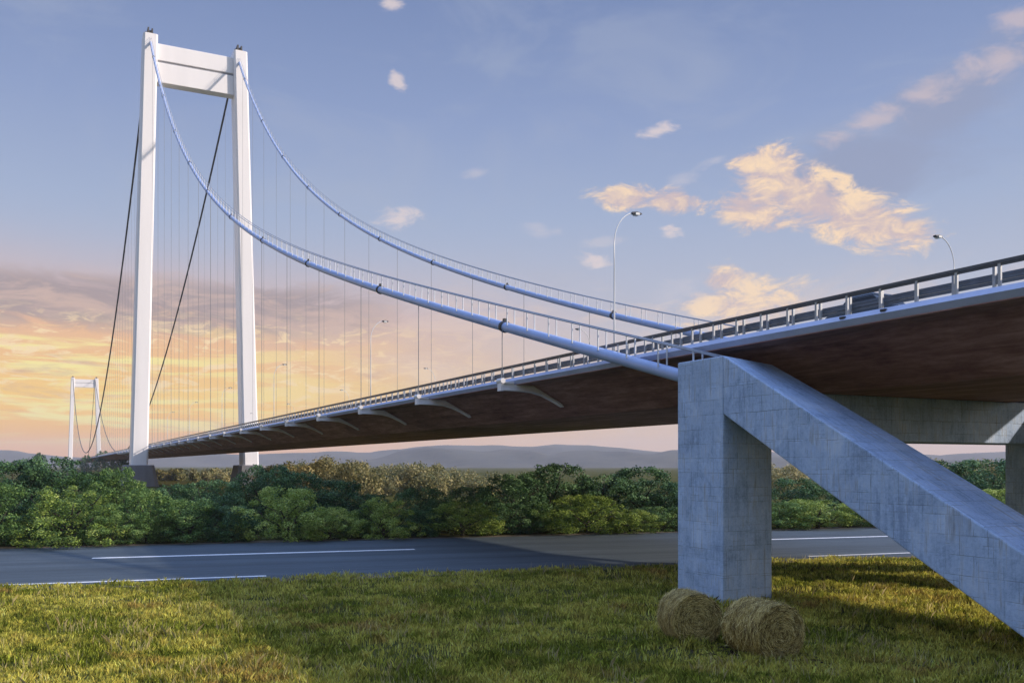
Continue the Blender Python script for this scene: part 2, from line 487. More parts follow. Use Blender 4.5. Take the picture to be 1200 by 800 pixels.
def hill_fn(t, p, out):
    o = t.node('ShaderNodeTexCoord').outputs['Object']
    a = t.noise(o, 0.006, 6, 0.6); b = t.noise(o, 0.05, 5, 0.65)
    f = t.m('ADD', t.m('MULTIPLY', a, 0.6), t.m('MULTIPLY', b, 0.4))
    setp(p, t, Base_Color=t.ramp(f, [(0.38, (0.018, 0.026, 0.02, 1)), (0.6, (0.07, 0.066, 0.042, 1))]), Roughness=0.95)
def shoulder_fn(t, p, out):
    o = t.node('ShaderNodeTexCoord').outputs['Object']
    a = t.noise(o, 1.2, 6, 0.7); b = t.noise(o, 9.0, 5, 0.7)
    f = t.m('ADD', t.m('MULTIPLY', a, 0.6), t.m('MULTIPLY', b, 0.4))
    setp(p, t, Base_Color=t.ramp(f, [(0.36, (0.05, 0.04, 0.026, 1)), (0.5, (0.13, 0.10, 0.065, 1)), (0.64, (0.24, 0.19, 0.13, 1))]), Roughness=0.95)
    bump(t, p, b, 0.6, 0.06)
M_SHOULDER = mat('dirt_shoulder', shoulder_fn)
M_HILL = mat('hill_woods', hill_fn)

def leaf_fn(dark, mid, pale, trans=0.25):
    def fn(t, p, out):
        at = t.node('ShaderNodeAttribute'); at.attribute_name = 'leaf'
        oi = t.node('ShaderNodeObjectInfo')
        f = t.m('ADD', at.outputs['Fac'], t.m('MULTIPLY', t.m('SUBTRACT', oi.outputs['Random'], 0.5), 0.25), clamp=True)
        col = t.ramp(f, [(0.0, dark), (0.5, mid), (1.0, pale)])
        setp(p, t, Base_Color=col, Roughness=0.6)
        p.inputs['Specular IOR Level'].default_value = 0.25
        tr = t.node('ShaderNodeBsdfTranslucent'); t.put(tr.inputs[0], col)
        mxs = t.node('ShaderNodeMixShader'); mxs.inputs[0].default_value = trans
        t.t.links.new(p.outputs[0], mxs.inputs[1]); t.t.links.new(tr.outputs[0], mxs.inputs[2])
        t.t.links.new(mxs.outputs[0], out.inputs[0])
    return fn
M_LEAF = [mat('leaf_dark_green', leaf_fn((0.020, 0.055, 0.020, 1), (0.068, 0.150, 0.052, 1), (0.20, 0.33, 0.13, 1), 0.18)),
          mat('leaf_mid_green', leaf_fn((0.030, 0.072, 0.017, 1), (0.115, 0.215, 0.045, 1), (0.29, 0.40, 0.11, 1), 0.18)),
          mat('leaf_pale_green', leaf_fn((0.07, 0.125, 0.02, 1), (0.27, 0.37, 0.055, 1), (0.52, 0.58, 0.16, 1), 0.20))]
M_AUTUMN = mat('leaf_autumn', leaf_fn((0.12, 0.135, 0.05, 1), (0.28, 0.245, 0.095, 1), (0.48, 0.39, 0.17, 1)))
M_BARK = mat('bark', worn_paint((0.06, 0.045, 0.035, 1), 0.9, 0.35, 3.0))
def grass_fn(t, p, out):
    at = t.node('ShaderNodeAttribute'); at.attribute_name = 'tint'
    setp(p, t, Base_Color=at.outputs['Color'], Roughness=0.6)
    p.inputs['Specular IOR Level'].default_value = 0.08
    tr = t.node('ShaderNodeBsdfTranslucent'); t.put(tr.inputs[0], at.outputs['Color'])
    mxs = t.node('ShaderNodeMixShader'); mxs.inputs[0].default_value = 0.3
    t.t.links.new(p.outputs[0], mxs.inputs[1]); t.t.links.new(tr.outputs[0], mxs.inputs[2])
    t.t.links.new(mxs.outputs[0], out.inputs[0])
M_GRASS = mat('grass_blades', grass_fn)

# ------------------------------------------------------------------ numeric noise for scattering
def vnoise(x, y, cell, seed):
    rg = np.random.default_rng(seed)
    g = rg.random((257, 257))
    u = x / cell + 1000.0; v = y / cell + 1000.0
    i = np.floor(u).astype(int); j = np.floor(v).astype(int)
    fx = u - i; fy = v - j
    fx = fx * fx * (3 - 2 * fx); fy = fy * fy * (3 - 2 * fy)
    i0, j0, i1, j1 = i % 257, j % 257, (i + 1) % 257, (j + 1) % 257
    return (g[i0, j0] * (1 - fx) + g[i1, j0] * fx) * (1 - fy) + (g[i0, j1] * (1 - fx) + g[i1, j1] * fx) * fy

# ------------------------------------------------------------------ ground, road, hills, haze
GR = 5200
gm = MB()
rings = [0.01, 60, 150, 400, 1000, 2500, GR]
NSEG = 48
for i in range(len(rings) - 1):
    pass
vv_ = [(0, 0, 0)] + [(r * math.cos(2 * math.pi * k / NSEG), r * math.sin(2 * math.pi * k / NSEG), 0) for r in rings[1:] for k in range(NSEG)]
ff_ = [(0, 1 + k, 1 + (k + 1) % NSEG) for k in range(NSEG)]
for i in range(len(rings) - 2):
    for k in range(NSEG):
        a = 1 + i * NSEG + k; b = 1 + i * NSEG + (k + 1) % NSEG
        ff_.append((a, a + NSEG, b + NSEG, b))
gm.add(vv_, ff_)
ground = gm.obj('ground', M_GROUND)
props(ground, 'flat green and straw coloured meadow ground reaching to the hills', 'ground', kind='structure')

RA = R(17.5)                    # the road runs away to the right
RP0, RP1 = 48.6, 72.0           # its near and far edge, measured square to it
def road_pt(along, perp):
    return (along * math.cos(RA) - perp * math.sin(RA), along * math.sin(RA) + perp * math.cos(RA))
rd = MB()
nx = 80
pts_n = []; pts_f = []
for i in range(nx + 1):
    al = -420 + 900 * i / nx
    pts_n.append((al, RP0, 0.012)); pts_f.append((al, RP1, 0.012))
rd.add(pts_n + pts_f, [(i, i + 1, nx + 2 + i, nx + 1 + i) for i in range(nx)])
road = rd.obj('road', M_ASPH)
road.rotation_euler = (0, 0, RA)
props(road, 'grey asphalt road with dashed white lines crossing behind the meadow', 'road', kind='structure')
def shoulder(p0, p1, name_label):
    sm = MB()
    a_ = []; b_ = []
    for i in range(241):
        al = -420 + 900 * i / 240
        a_.append((al, p0 + 0.15 * math.sin(i * 1.7), 0.008)); b_.append((al, p1 + 0.35 * math.sin(i * 0.9) + 0.25 * math.sin(i * 2.3), 0.008))
    sm.add(a_ + b_, [(i, i + 1, 242 + i, 241 + i) for i in range(240)])
    o = sm.obj('road_shoulder', M_SHOULDER)
    o.rotation_euler = (0, 0, RA)
    props(o, name_label, 'shoulder', kind='structure')
shoulder(RP1 - 0.4, RP1 + 1.5, 'brown dirt shoulder between the road and the bushes')
shoulder(RP0 - 0.9, RP0 + 0.3, 'dirt shoulder between the grass and the road')
def dash(a0, a1, perp, w, name_label):
    d = MB().add([(a0, perp - w / 2, 0.017), (a1, perp - w / 2, 0.017), (a1, perp + w / 2, 0.017), (a0, perp + w / 2, 0.017)], [(0, 1, 2, 3)])
    o = d.obj('road_marking', M_LINE, road)
    o['label'] = name_label
def along_of(px, perp):
    a = (px - 600) / FPX
    d = perp / (math.cos(RA) - math.sin(RA) * a)
    return a * d * math.cos(RA) + d * math.sin(RA)
dash(along_of(108, 63), along_of(486, 63), 63.0, 0.62, 'long white dash on the left of the road')
dash(along_of(880, 63), along_of(1042, 63), 63.0, 0.62, 'white dash seen right of the concrete column')
dash(along_of(1240, 63), along_of(1500, 63), 63.0, 0.62, 'white dash further right on the road')
dash(along_of(-260, 50.2), along_of(312, 50.2), 50.2, 0.42, 'thin white edge line half hidden by grass')
dash(along_of(948, 50.6), along_of(1068, 50.6), 50.6, 0.42, 'white edge dash at the foot of the inclined strut')

def hill(name, pts, depth, thick, label, seed):
    """ridge through (px, py) points seen at the given distance; a real mound with length, height and depth"""
    rg = random.Random(seed)
    pxs = [p[0] for p in pts]; pys = [p[1] for p in pts]
    n = 140; prof = [(0.0), 0.10, 0.28, 0.52, 0.78, 0.93, 1.0, 0.90, 0.6, 0.25, 0.0]
    verts = []
    ph = [rg.random() * 6 for _ in range(6)]
    for i in range(n + 1):
        px = pxs[0] + (pxs[-1] - pxs[0]) * i / n
        py = np.interp(px, pxs, pys)
        crest = (HOR - py) / FPX * depth + EYE
        wob = sum(math.sin(px * 0.03 * (k + 1.3) + ph[k]) / (k + 1.5) for k in range(6))
        crest = max(2.0, crest + wob * depth * 0.0011)
        for j, f in enumerate(prof):
            q = (j / (len(prof) - 1) - 0.55) * thick
            dd = depth + q + thick * 0.06 * math.sin(px * 0.05 + j)
            hz = crest * f * (1 + 0.05 * math.sin(px * 0.11 + j * 1.7 + ph[0]) * (0 < j < 6))
            verts.append(((px - 600) / FPX * dd, dd, hz - 0.5))
    m = len(prof)
    faces = [(i * m + j, (i + 1) * m + j, (i + 1) * m + j + 1, i * m + j + 1) for i in range(n) for j in range(m - 1)]
    o = MB().add(verts, faces).obj(name, M_HILL, smooth=True)
    props(o, label, 'hill', kind='structure')
hill('hills', [(380, 546), (430, 538), (470, 528), (515, 524), (560, 527), (610, 526), (645, 531), (690, 527), (730, 528), (765, 530), (800, 526), (860, 530), (950, 534), (1060, 538), (1200, 541)], 2700, 900, 'grey rounded hill ridge under the bridge deck', 1)
hill('hills', [(-300, 530), (-150, 518), (0, 526), (60, 534), (130, 537), (200, 530), (300, 531), (420, 529), (520, 521), (600, 522), (660, 520), (720, 524), (790, 530), (900, 528), (1100, 532), (1250, 526), (1500, 538)], 3900, 900, 'paler second ridge of hills furthest away', 2)

hz = MB().box(-5600, 5600, -5600, 5600, -1.0, 150.0)
def haze_fn(t, p, out):
    t.n.remove(p)
    v = t.node('ShaderNodeVolumePrincipled')
    v.inputs['Color'].default_value = (0.86, 0.85, 0.90, 1)
    v.inputs['Density'].default_value = 0.00014
    v.inputs['Anisotropy'].default_value = 0.0
    t.t.links.new(v.outputs[0], out.inputs['Volume'])
M_HAZE = mat('haze_air', haze_fn)
haze = hz.obj('haze', M_HAZE)
props(haze, 'pale evening haze in the air before the hills', 'haze', kind='stuff')

# ------------------------------------------------------------------ the bridge (local axes: x across to the right, y along the bridge, z up)
T0, S0 = 26.0, 32.0
def world_of(t, s, z=0.0):
    return (t * CT - s * ST, t * ST + s * CT, z)
bridge = empty('suspension_bridge', world_of(T0, S0), TH,
               label='huge white suspension bridge on a concrete anchor frame rising over the road', cat='bridge')
SH = (T0, S0, 0.0)
def L(t, s, z=0.0):
    return (t - T0, s - S0, z)

TL, TR = 25.0, 48.9             # the two cable planes
TC = 37.2
DECK = EYE + 5.5
S_TOWER, S_FAR = 276.8, 1222.0
Z_TOP = EYE + 119.6
def cable_l(s):
    return EYE + ((3.822937428416131e-06 * s - 0.00041241391527494) * s + 0.2713256670134692) * s - 4.860757648340436
def cable_r(s):
    return EYE + (((1.2599707553786349e-08 * s - 3.1108666130231478e-06) * s + 0.0008441690404059107) * s + 0.1776146115628417) * s - 2.8720387974379453
Z_FAR = EYE + 104.6
def cable_main(s):
    u = (s - S_TOWER) / (S_FAR - S_TOWER)
    return Z_TOP + (Z_FAR - Z_TOP) * u - 4 * 102.4 * u * (1 - u)
def cable_far(s):
    u = (s - S_FAR) / 240.0
    return Z_FAR + (DECK + 1 - Z_FAR) * u - 4 * 12.0 * u * (1 - u)

# --- towers
def ring(tc, sc, wt, ws, z, ch=0.45):
    a, b = wt / 2, ws / 2
    return [(tc - a, sc - b + ch, z), (tc - a + ch, sc - b, z), (tc + a - ch, sc - b, z), (tc + a, sc - b + ch, z),
            (tc + a, sc + b - ch, z), (tc + a - ch, sc + b, z), (tc - a + ch, sc + b, z), (tc - a, sc + b - ch, z)]
def leg_t(side, z):             # leg centre line leans inwards with height
    u = (z - EYE) / 120.0
    return TC + side * (15.05 - (15.05 - 12.1) * u)
def build_tower(s0, label):
    tw = empty('tower', L(TC, s0, 0), 0, bridge)
    tw['label'] = label
    sh = (TC, s0, 0)
    for sd in (-1, 1):
        leg = MB()
        zs = [5.9 + (Z_TOP - 0.2 - 5.9) * k / 14 for k in range(15)]
        leg.loft([ring(leg_t(sd, z), s0, 4.4 - 0.6 * (z / 125.0), 7.4 - 0.9 * (z / 125.0), z) for z in zs])
        leg.obj('leg', M_TOWER, tw, shift=sh)
        pd = MB()
        c = leg_t(sd, 3)
        pd.loft([ring(c, s0, 9.8, 13, -0.3, 1.0), ring(c, s0, 9.2, 12.4, 1.5, 1.0), ring(c, s0, 7.6, 10.6, 5.7, 0.8), ring(c, s0, 7.2, 10.2, 5.9, 0.8)])
        pd.obj('pedestal', M_PED, tw, shift=sh)
        c = leg_t(sd, Z_TOP)
        sd_ = MB()
        sd_.box(c - 0.75, c + 0.75, s0 - 1.9, s0 + 1.9, Z_TOP - 0.2, Z_TOP + 0.55)
        sd_.box(c - 0.70, c - 0.30, s0 - 1.7, s0 + 1.7, Z_TOP + 0.5, Z_TOP + 2.0)
        sd_.box(c + 0.30, c + 0.70, s0 - 1.7, s0 + 1.7, Z_TOP + 0.5, Z_TOP + 1.8)
        sd_.box(c - 0.29, c + 0.29, s0 - 1.4, s0 + 1.4, Z_TOP + 0.5, Z_TOP + 1.3)
        sd_.box(c - 1.2, c - 0.95, s0 - 0.4, s0 + 0.4, Z_TOP - 0.2, Z_TOP + 1.2)
        sd_.obj('saddle', M_SADDLE, tw, shift=sh)
        def add_panel(z0, z1):
            m = MB()
            i0, i1 = leg_t(-1, z0) + 1.9, leg_t(1, z0) - 1.9
            j0, j1 = leg_t(-1, z1) + 1.9, leg_t(1, z1) - 1.9
            d = 1.7
            m.loft([[(i0, s0 - d, z0), (i1, s0 - d, z0), (i1, s0 + d, z0), (i0, s0 + d, z0)],
                    [(j0, s0 - d, z1), (j1, s0 - d, z1), (j1, s0 + d, z1), (j0, s0 + d, z1)]])
            return m
    add_panel(EYE + 112.95, EYE + 117.6).obj('crossbeam', M_TOWER, tw, shift=sh, bevel=0.15)
    add_panel(EYE + 106.8, EYE + 112.35).obj('crossbeam', M_TOWER, tw, shift=sh, bevel=0.15)
    w = MB(); i0, i1 = leg_t(-1, EYE + 112) + 1.95, leg_t(1, EYE + 112) - 1.95
    w.box(i0, i1, s0 - 1.3, s0 + 1.3, EYE + 112.3, EYE + 113.0)
    w.obj('crossbeam_web', M_GROOVE, tw, shift=sh)
    return tw
tower = build_tower(S_TOWER, 'white H shaped tower standing nearest, behind the green bushes')
far = empty('tower', L(TC + 0.6, S_FAR, 0), 0, bridge)
far['label'] = 'small distant tower at the far end of the main span'
far.scale = (1.06, 1.0, (Z_FAR) / (Z_TOP))
for ch in list(tower.children):
    c = ch.copy(); COL.objects.link(c); c.parent = far

# --- cables
def splay(t, s):                # the near cable runs into the middle of the column
    return t + (0.55 * max(0.0, 1 - (s - 31) / 70.0) if s < 101 else 0.0) * (1 if t < TC else -1)
def sampled(fn, t, s0, s1, n):
    return [(splay(t, s0 + (s1 - s0) * i / n), s0 + (s1 - s0) * i / n, fn(s0 + (s1 - s0) * i / n)) for i in range(n + 1)]
rope_posts = []
for t, fn, nm in ((TL, cable_l, 'near'), (TR, cable_r, 'far')):
    s_start = 31.8 if t == TL else 33.0
    cb = MB().tube(sampled(fn, t, s_start, S_TOWER, 90), 0.30, 14).obj('main_cable', M_CABLE, bridge, smooth=True, shift=SH)
    cb['label'] = 'pale blue side span cable with hand ropes on the %s side of the deck' % nm
    ks = (fn(52) - fn(51))
    # clamp bands every 23.7 m
    for k in range(10):
        s = 51.8 + 23.7 * k
        if s > 270: break
        d = Vector((0, 1, fn(s + 0.5) - fn(s - 0.5))).normalized()
        p = Vector((splay(t, s), s, fn(s)))
        q = MB()
        for o_, rr in ((0.0, 0.375), (0.20, 0.345)):
            q.tube([p + d * (o_ - 0.07), p + d * (o_ + 0.07)], rr, 16)
        q.box(p.x - 0.09, p.x + 0.09, s - 0.1, s + 0.16, fn(s) + 0.3, fn(s) + 0.52)
        q.obj('cable_clamp', M_CLAMP, cb, shift=SH)
    # hand ropes and their posts
    for off in (-0.25, 0.25):
        MB().tube([(splay(t, s) + off, s, fn(s) + 1.28) for _, s, _ in sampled(fn, t, s_start - 0.6, S_TOWER - 3, 90)], 0.042, 6).obj('hand_rope', M_HANDROPE, cb, smooth=True, shift=SH)
    post_me = None
    s = s_start + 1.0; cnt = 0
    while s < S_TOWER - 4 and cnt < 96:
        if post_me is None:
            pm = MB()
            for off in (-0.25, 0.25):
                pm.tube([(off, 0, 0.16), (off, 0, 1.28)], 0.045, 6)
            post_me = pm.mesh('rope_post', M_ROPE)
        linked('rope_post', post_me, cb, L(splay(t, s), s, fn(s)))
        s += 2.6; cnt += 1
    mc = MB().tube(sampled(cable_main, t, S_TOWER, S_FAR, 140), 0.30, 10)
    mc.tube(sampled(cable_far, t, S_FAR, S_FAR + 240, 20), 0.30, 8)
    o = mc.obj('main_cable', M_CABLE_DARK, bridge, smooth=True, shift=SH)
    o['label'] = 'dark main span cable sweeping down past the %s tower leg' % ('left' if t == TL else 'right')

# --- hangers
hung = []
for t, fn in ((TL, cable_l), (TR, cable_r)):
    k = 0
    while True:
        s = 51.4 + 14.47 * k; k += 1
        if s > S_FAR - 8: break
        if abs(s - S_TOWER) < 5: continue
        top = (fn(s) if s < S_TOWER else cable_main(s)) - 0.2
        bot = DECK - 0.2
        if top - bot > 0.5:
            hung.append((s, t, bot, top))
hung.sort()
hm = MB().tube([(0, 0, 0), (0, 0, 1)], 0.029, 6).mesh('hanger', M_HANGER, smooth=True)
for s, t, b, tp in hung[:100]:
    linked('hanger', hm, bridge, L(t, s, b), (1, 1, tp - b))
rest = MB()
for s, t, b, tp in hung[100:]:
    rest.tube([(t, s, b), (t, s, tp)], 0.034, 5)
o = rest.obj('hanger', M_HANGER, bridge, shift=SH)
o['kind'] = 'stuff'; o['label'] = 'thin distant hangers of the main span'

# --- deck girder: steel box with sloping sides
S_A, S_B = -90.0, 1465.0
def along(poly, s_list):
    return [[(p[0], s, p[1]) for p in poly] for s in s_list]
s_list = [S_A + 10 * i for i in range(50)] + [500 + 60 * i for i in range(1, 17)]
s_list = [s for s in s_list if s < S_B] + [S_B]
soff = [(25.92, DECK - 0.50), (27.15, DECK - 0.52), (30.7, EYE + 3.2), (43.7, EYE + 3.2), (47.25, DECK - 0.52), (48.48, DECK - 0.50), (48.2, DECK - 0.12), (26.2, DECK - 0.12)]
deck = MB().loft(along(soff, s_list)).obj('deck_girder', M_SOFFIT, bridge, shift=SH)
deck['label'] = 'rust brown underside of the bridge deck'
fas = [(25.78, DECK - 0.24), (25.98, DECK - 0.03), (26.35, DECK), (26.35, DECK - 0.10), (26.15, DECK - 0.46), (25.97, DECK - 0.485)]
for mir in (0, 1):
    pl = fas if not mir else [(2 * TC - x, z) for x, z in fas]
    o = MB().loft(along(pl, s_list)).obj('edge_beam', M_FASCIA, deck, shift=SH)
rs = [(26.36, DECK - 0.11), (48.04, DECK - 0.11), (48.04, DECK - 0.03), (26.36, DECK - 0.03)]
MB().loft(along(rs, s_list)).obj('carriageway', M_ASPH, deck, shift=SH)
# small scuppers in the edge beam near the frame edge
for s in (22.95, 24.8):
    MB().box(25.80, 25.95, s - 0.11, s + 0.11, DECK - 0.17, DECK - 0.09).obj('scupper', M_CLAMP, deck, shift=SH)
# cantilever brackets under the edge, one per hanger
bp = [(24.85, EYE + 5.13), (25.76, EYE + 5.13), (25.78, EYE + 5.0), (27.14, EYE + 4.97), (29.25, EYE + 3.89), (29.25, EYE + 3.76), (28.5, EYE + 4.14), (27.8, EYE + 4.43), (27.1, EYE + 4.60), (26.2, EYE + 4.66), (24.85, EYE + 4.68)]
bk = MB()
bk.prism(bp, 'y', -0.08, 0.08)
low = bp[5:]
bk.prism(low + [(x, z - 0.06) for x, z in reversed(low)], 'y', -0.24, 0.24)
bk.box(24.80, 25.0, -0.26, 0.26, EYE + 4.58, EYE + 5.30)
bk.box(25.0, 25.74, -0.22, 0.22, EYE + 5.06, EYE + 5.15)
bk.tube([(24.9, -0.34, EYE + 5.2), (24.9, 0.34, EYE + 5.2)], 0.17, 10)
bk_me = bk.mesh('bracket', M_BRACKET, shift=(25.0, 0, 0))
for k in range(26):
    s = 51.4 + 14.47 * k
    if abs(s - S_TOWER) < 5: continue
    linked('bracket', bk_me, deck, L(25.0, s, 0))

# --- railing and crash barrier on the near edge
def rail_post_mesh(h, w, d):
    return MB().box(-w / 2, w / 2, -d / 2, d / 2, 0, h).mesh('post', M_POST)
rl = MB()
for z, r in ((0.745, 0.05), (0.65, 0.03)):
    rl.loft([[(26.08 - r, s, DECK + z - r), (26.08 + r, s, DECK + z - r), (26.08 + r, s, DECK + z + r), (26.08 - r, s, DECK + z + r)] for s in s_list])
rail = rl.obj('railing', M_RAIL, bridge, shift=SH)
rail['label'] = 'dark steel railing along the near deck edge'
pm = rail_post_mesh(0.76, 0.07, 0.10)
for k in range(100):
    linked('post', pm, rail, L(26.08, 9.6 + 1.52 * k, DECK - 0.03))
ps = MB()
for k in list(range(100, 420)):
    s = 9.6 + 1.52 * k
    ps.box(26.045, 26.115, s - 0.05, s + 0.05, DECK - 0.03, DECK + 0.73)
for k in range(1, 50):
    s = 9.6 - 1.52 * k
    ps.box(26.045, 26.115, s - 0.05, s + 0.05, DECK - 0.03, DECK + 0.73)
o = ps.obj('post', M_POST, rail, shift=SH); o['kind'] = 'stuff'; o['label'] = 'distant railing posts'
br = MB()
for z0, z1, q in ((0.22, 0.32, 0.05), (0.34, 0.44, 0.08), (0.46, 0.55, 0.05)):
    br.loft([[(26.80 - q, s, DECK + z0), (26.80 + 0.03, s, DECK + z0), (26.80 + 0.03, s, DECK + z1), (26.80 - q, s, DECK + z1)] for s in s_list])
bar = br.obj('crash_barrier', M_BARRIER, bridge, shift=SH)
bar['label'] = 'triple beam crash barrier behind the railing'
pm2 = rail_post_mesh(0.78, 0.09, 0.09)
for k in range(100):
    linked('post', pm2, bar, L(26.62, 9.0 + 1.47 * k, DECK - 0.03))
ps = MB()
for k in list(range(100, 420)) + list(range(-50, 0)):
    s = 9.0 + 1.47 * k
    ps.box(26.58, 26.66, s - 0.045, s + 0.045, DECK - 0.03, DECK + 0.77)
o = ps.obj('post', M_POST, bar, shift=SH); o['kind'] = 'stuff'; o['label'] = 'distant crash barrier posts'

# --- concrete anchor frame
fr = empty('anchor_frame', L(T0, S0), 0, bridge)
fr['label'] = 'board marked concrete anchor frame with two inclined struts'
C0, C1 = 24.95, 27.6
def column(t0, t1, hi, lo, name='column'):
    m = MB()
    m.loft([[(t0, 30.4, -0.5), (t1, 30.4, -0.5), (t1, 33.5, -0.5), (t0, 33.5, -0.5)],
            [(t0, 30.4, 7.7), (t1, 30.4, 7.7), (t1, 33.5, 7.7), (t0, 33.5, 7.7)],
            [(t0, 30.4, hi), (t1, 30.4, lo), (t1, 33.5, lo), (t0, 33.5, hi)]])
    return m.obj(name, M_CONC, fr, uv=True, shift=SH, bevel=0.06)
ZT = EYE + 4.55
column(C0, C1, ZT, ZT - 0.25)
column(2 * TC - C1 + 0.3, 2 * TC - C0 + 0.3, ZT - 0.25, ZT)
def strut(t0, t1, hi, lo):
    m = MB()
    sl = 0.534; th = 2.43
    def sec(s, blend):
        z = ZT - sl * (30.398 - s)
        return [(t0, s, z - th), (t1, s, z - th), (t1, s, z + (lo - ZT) * blend), (t0, s, z + (hi - ZT) * blend)]
    m.loft([sec(30.398, 1.0), sec(27.0, 0.45), sec(22, 0.15), sec(17, 0.05), sec(6.0, 0.0)])
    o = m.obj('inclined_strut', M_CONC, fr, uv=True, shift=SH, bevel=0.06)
strut(C0 + 0.003, C1 - 0.003, ZT, ZT - 0.25)
strut(2 * TC - C1 + 0.303, 2 * TC - C0 + 0.297, ZT - 0.25, ZT)
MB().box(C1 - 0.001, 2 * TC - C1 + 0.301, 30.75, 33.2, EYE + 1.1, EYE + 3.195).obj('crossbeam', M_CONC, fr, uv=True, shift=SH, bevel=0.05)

# ------------------------------------------------------------------ street lamps on the deck
lp = MB()
hgt, reach = 8.0, 1.35
pts = [(0, 0, 0), (0, 0, 2.5), (0, 0, 5.0), (0, 0, 6.2)]
for i in range(1, 9):
    a = i / 8 * R(82)
    pts.append((reach * (1 - math.cos(a)), 0, 6.2 + 1.75 * math.sin(a)))
lp.tube(pts, [0.05, 0.044, 0.036, 0.032] + [0.028] * 8, 8)
lp.box(-0.16, 0.16, -0.16, 0.16, 0, 0.05)
pole_me = lp.mesh('pole', M_LAMP, smooth=True)
hd = MB()
ex, ez = pts[-1][0], pts[-1][2]
hd.loft([[(ex - 0.06, -0.10, ez - 0.05), (ex - 0.06, 0.10, ez - 0.05), (ex - 0.06, 0.08, ez + 0.05), (ex - 0.06, -0.08, ez + 0.05)],
         [(ex + 0.22, -0.15, ez - 0.06), (ex + 0.22, 0.15, ez - 0.06), (ex + 0.22, 0.11, ez + 0.09), (ex + 0.22, -0.11, ez + 0.09)],
         [(ex + 0.52, -0.13, ez - 0.03), (ex + 0.52, 0.13, ez - 0.03), (ex + 0.52, 0.08, ez + 0.05), (ex + 0.52, -0.08, ez + 0.05)]])
head_me = hd.mesh('lamp_head', M_LAMP_DARK)
lens_me = MB().box(ex + 0.10, ex + 0.34, -0.165, 0.165, ez - 0.10, ez + 0.02).mesh('lens', M_LENS)
ordinal = ['first', 'second', 'third', 'fourth', 'fifth', 'sixth', 'seventh', 'eighth', 'ninth', 'tenth', 'eleventh', 'twelfth']
notes_l = ['tall white lamp post rising behind the near cable beside the concrete column',
           'white lamp post on the near kerb, second from the concrete column',
           'white lamp post on the near kerb, third from the concrete column',
           'white lamp post on the near kerb, fourth from the concrete column',
           'white lamp post on the near kerb, fifth from the concrete column',
           'white lamp post on the near kerb, sixth from the concrete column']
notes_r = ['white lamp post above the railing at the far right, arm bent to the left',
           'white lamp post on the far kerb, second from the right edge, under the far cable',
           'white lamp post on the far kerb, third from the right edge',
           'white lamp post on the far kerb, fourth from the right edge',
           'white lamp post on the far kerb, fifth from the right edge',
           'white lamp post on the far kerb, sixth from the right edge']
def make_lamp(t, s, flip, label):
    r = empty('street_lamp', world_of(t, s, DECK - 0.03), TH + (math.pi if flip else 0), None, label, 'street lamp', 'street lamps along the bridge deck')
    linked('pole', pole_me, r); h = linked('lamp_head', head_me, r); linked('lens', lens_me, h)
for k in range(6):
    make_lamp(26.6, 41.2 + 41.3 * k, False, notes_l[k])
    make_lamp(48.0, 37.4 + 41.3 * k, True, notes_r[k])

# ------------------------------------------------------------------ car on the deck behind the railing
M_CARP = mat('car_paint', worn_paint((0.05, 0.065, 0.085, 1), 0.25, 0.05, 1.0))
M_GLASS = mat('car_glass', worn_paint((0.02, 0.025, 0.03, 1), 0.08, 0.05, 1.0))
M_TYRE = mat('tyre_rubber', worn_paint((0.02, 0.02, 0.02, 1), 0.85, 0.1, 3.0))
M_RIM = mat('rim_metal', worn_paint((0.5, 0.5, 0.5, 1), 0.3, 0.1, 3.0, 0.8))
M_HEADL = mat('headlight_glass', worn_paint((0.75, 0.75, 0.72, 1), 0.1, 0.05, 3.0))
car = empty('parked_car', world_of(30.0, 27.2, DECK - 0.03), TH, None, 'dark blue car roof passing behind the deck railing', 'car')
body_prof = [(-1.95, 0.35, 0.62), (-1.9, 0.72, 0.74), (-1.2, 0.84, 0.80), (-0.95, 0.88, 0.80), (1.0, 0.90, 0.80), (1.5, 0.88, 0.78), (1.92, 0.74, 0.70), (1.97, 0.40, 0.62)]
cb_ = MB()
cb_.loft([[(-w, y, 0.22), (w, y, 0.22), (w + 0.03, y, (0.22 + z) / 2), (w - 0.06, y, z), (-w + 0.06, y, z), (-w - 0.03, y, (0.22 + z) / 2)] for y, z, w in body_prof])
cbo = cb_.obj('body', M_CARP, car); smooth_by_angle(cbo)
cg = MB().loft([[(-0.74, -1.25, 0.84), (0.74, -1.25, 0.84), (0.74, 1.25, 0.86), (-0.74, 1.25, 0.86)],
                [(-0.62, -0.62, 1.36), (0.62, -0.62, 1.36), (0.62, 0.75, 1.36), (-0.62, 0.75, 1.36)]]).obj('window', M_GLASS, car, bevel=0.04)
MB().loft([[(-0.63, -0.66, 1.362), (0.63, -0.66, 1.362), (0.63, 0.79, 1.362), (-0.63, 0.79, 1.362)],
           [(-0.55, -0.5, 1.45), (0.55, -0.5, 1.45), (0.55, 0.6, 1.45), (-0.55, 0.6, 1.45)]]).obj('roof', M_CARP, car, bevel=0.03)
for x in (-0.74, 0.74):
    for y in (-1.2, 1.2):
        wh = MB().tube([(x - 0.1, y, 0.31), (x + 0.1, y, 0.31)], 0.31, 20).obj('wheel', M_TYRE, car)
        MB().tube([(x - 0.112, y, 0.31), (x + 0.112, y, 0.31)], 0.19, 14).obj('rim', M_RIM, wh)
for x in (-0.5, 0.5):
    MB().box(x - 0.15, x + 0.15, 1.93, 1.985, 0.48, 0.62).obj('headlight', M_HEADL, car)

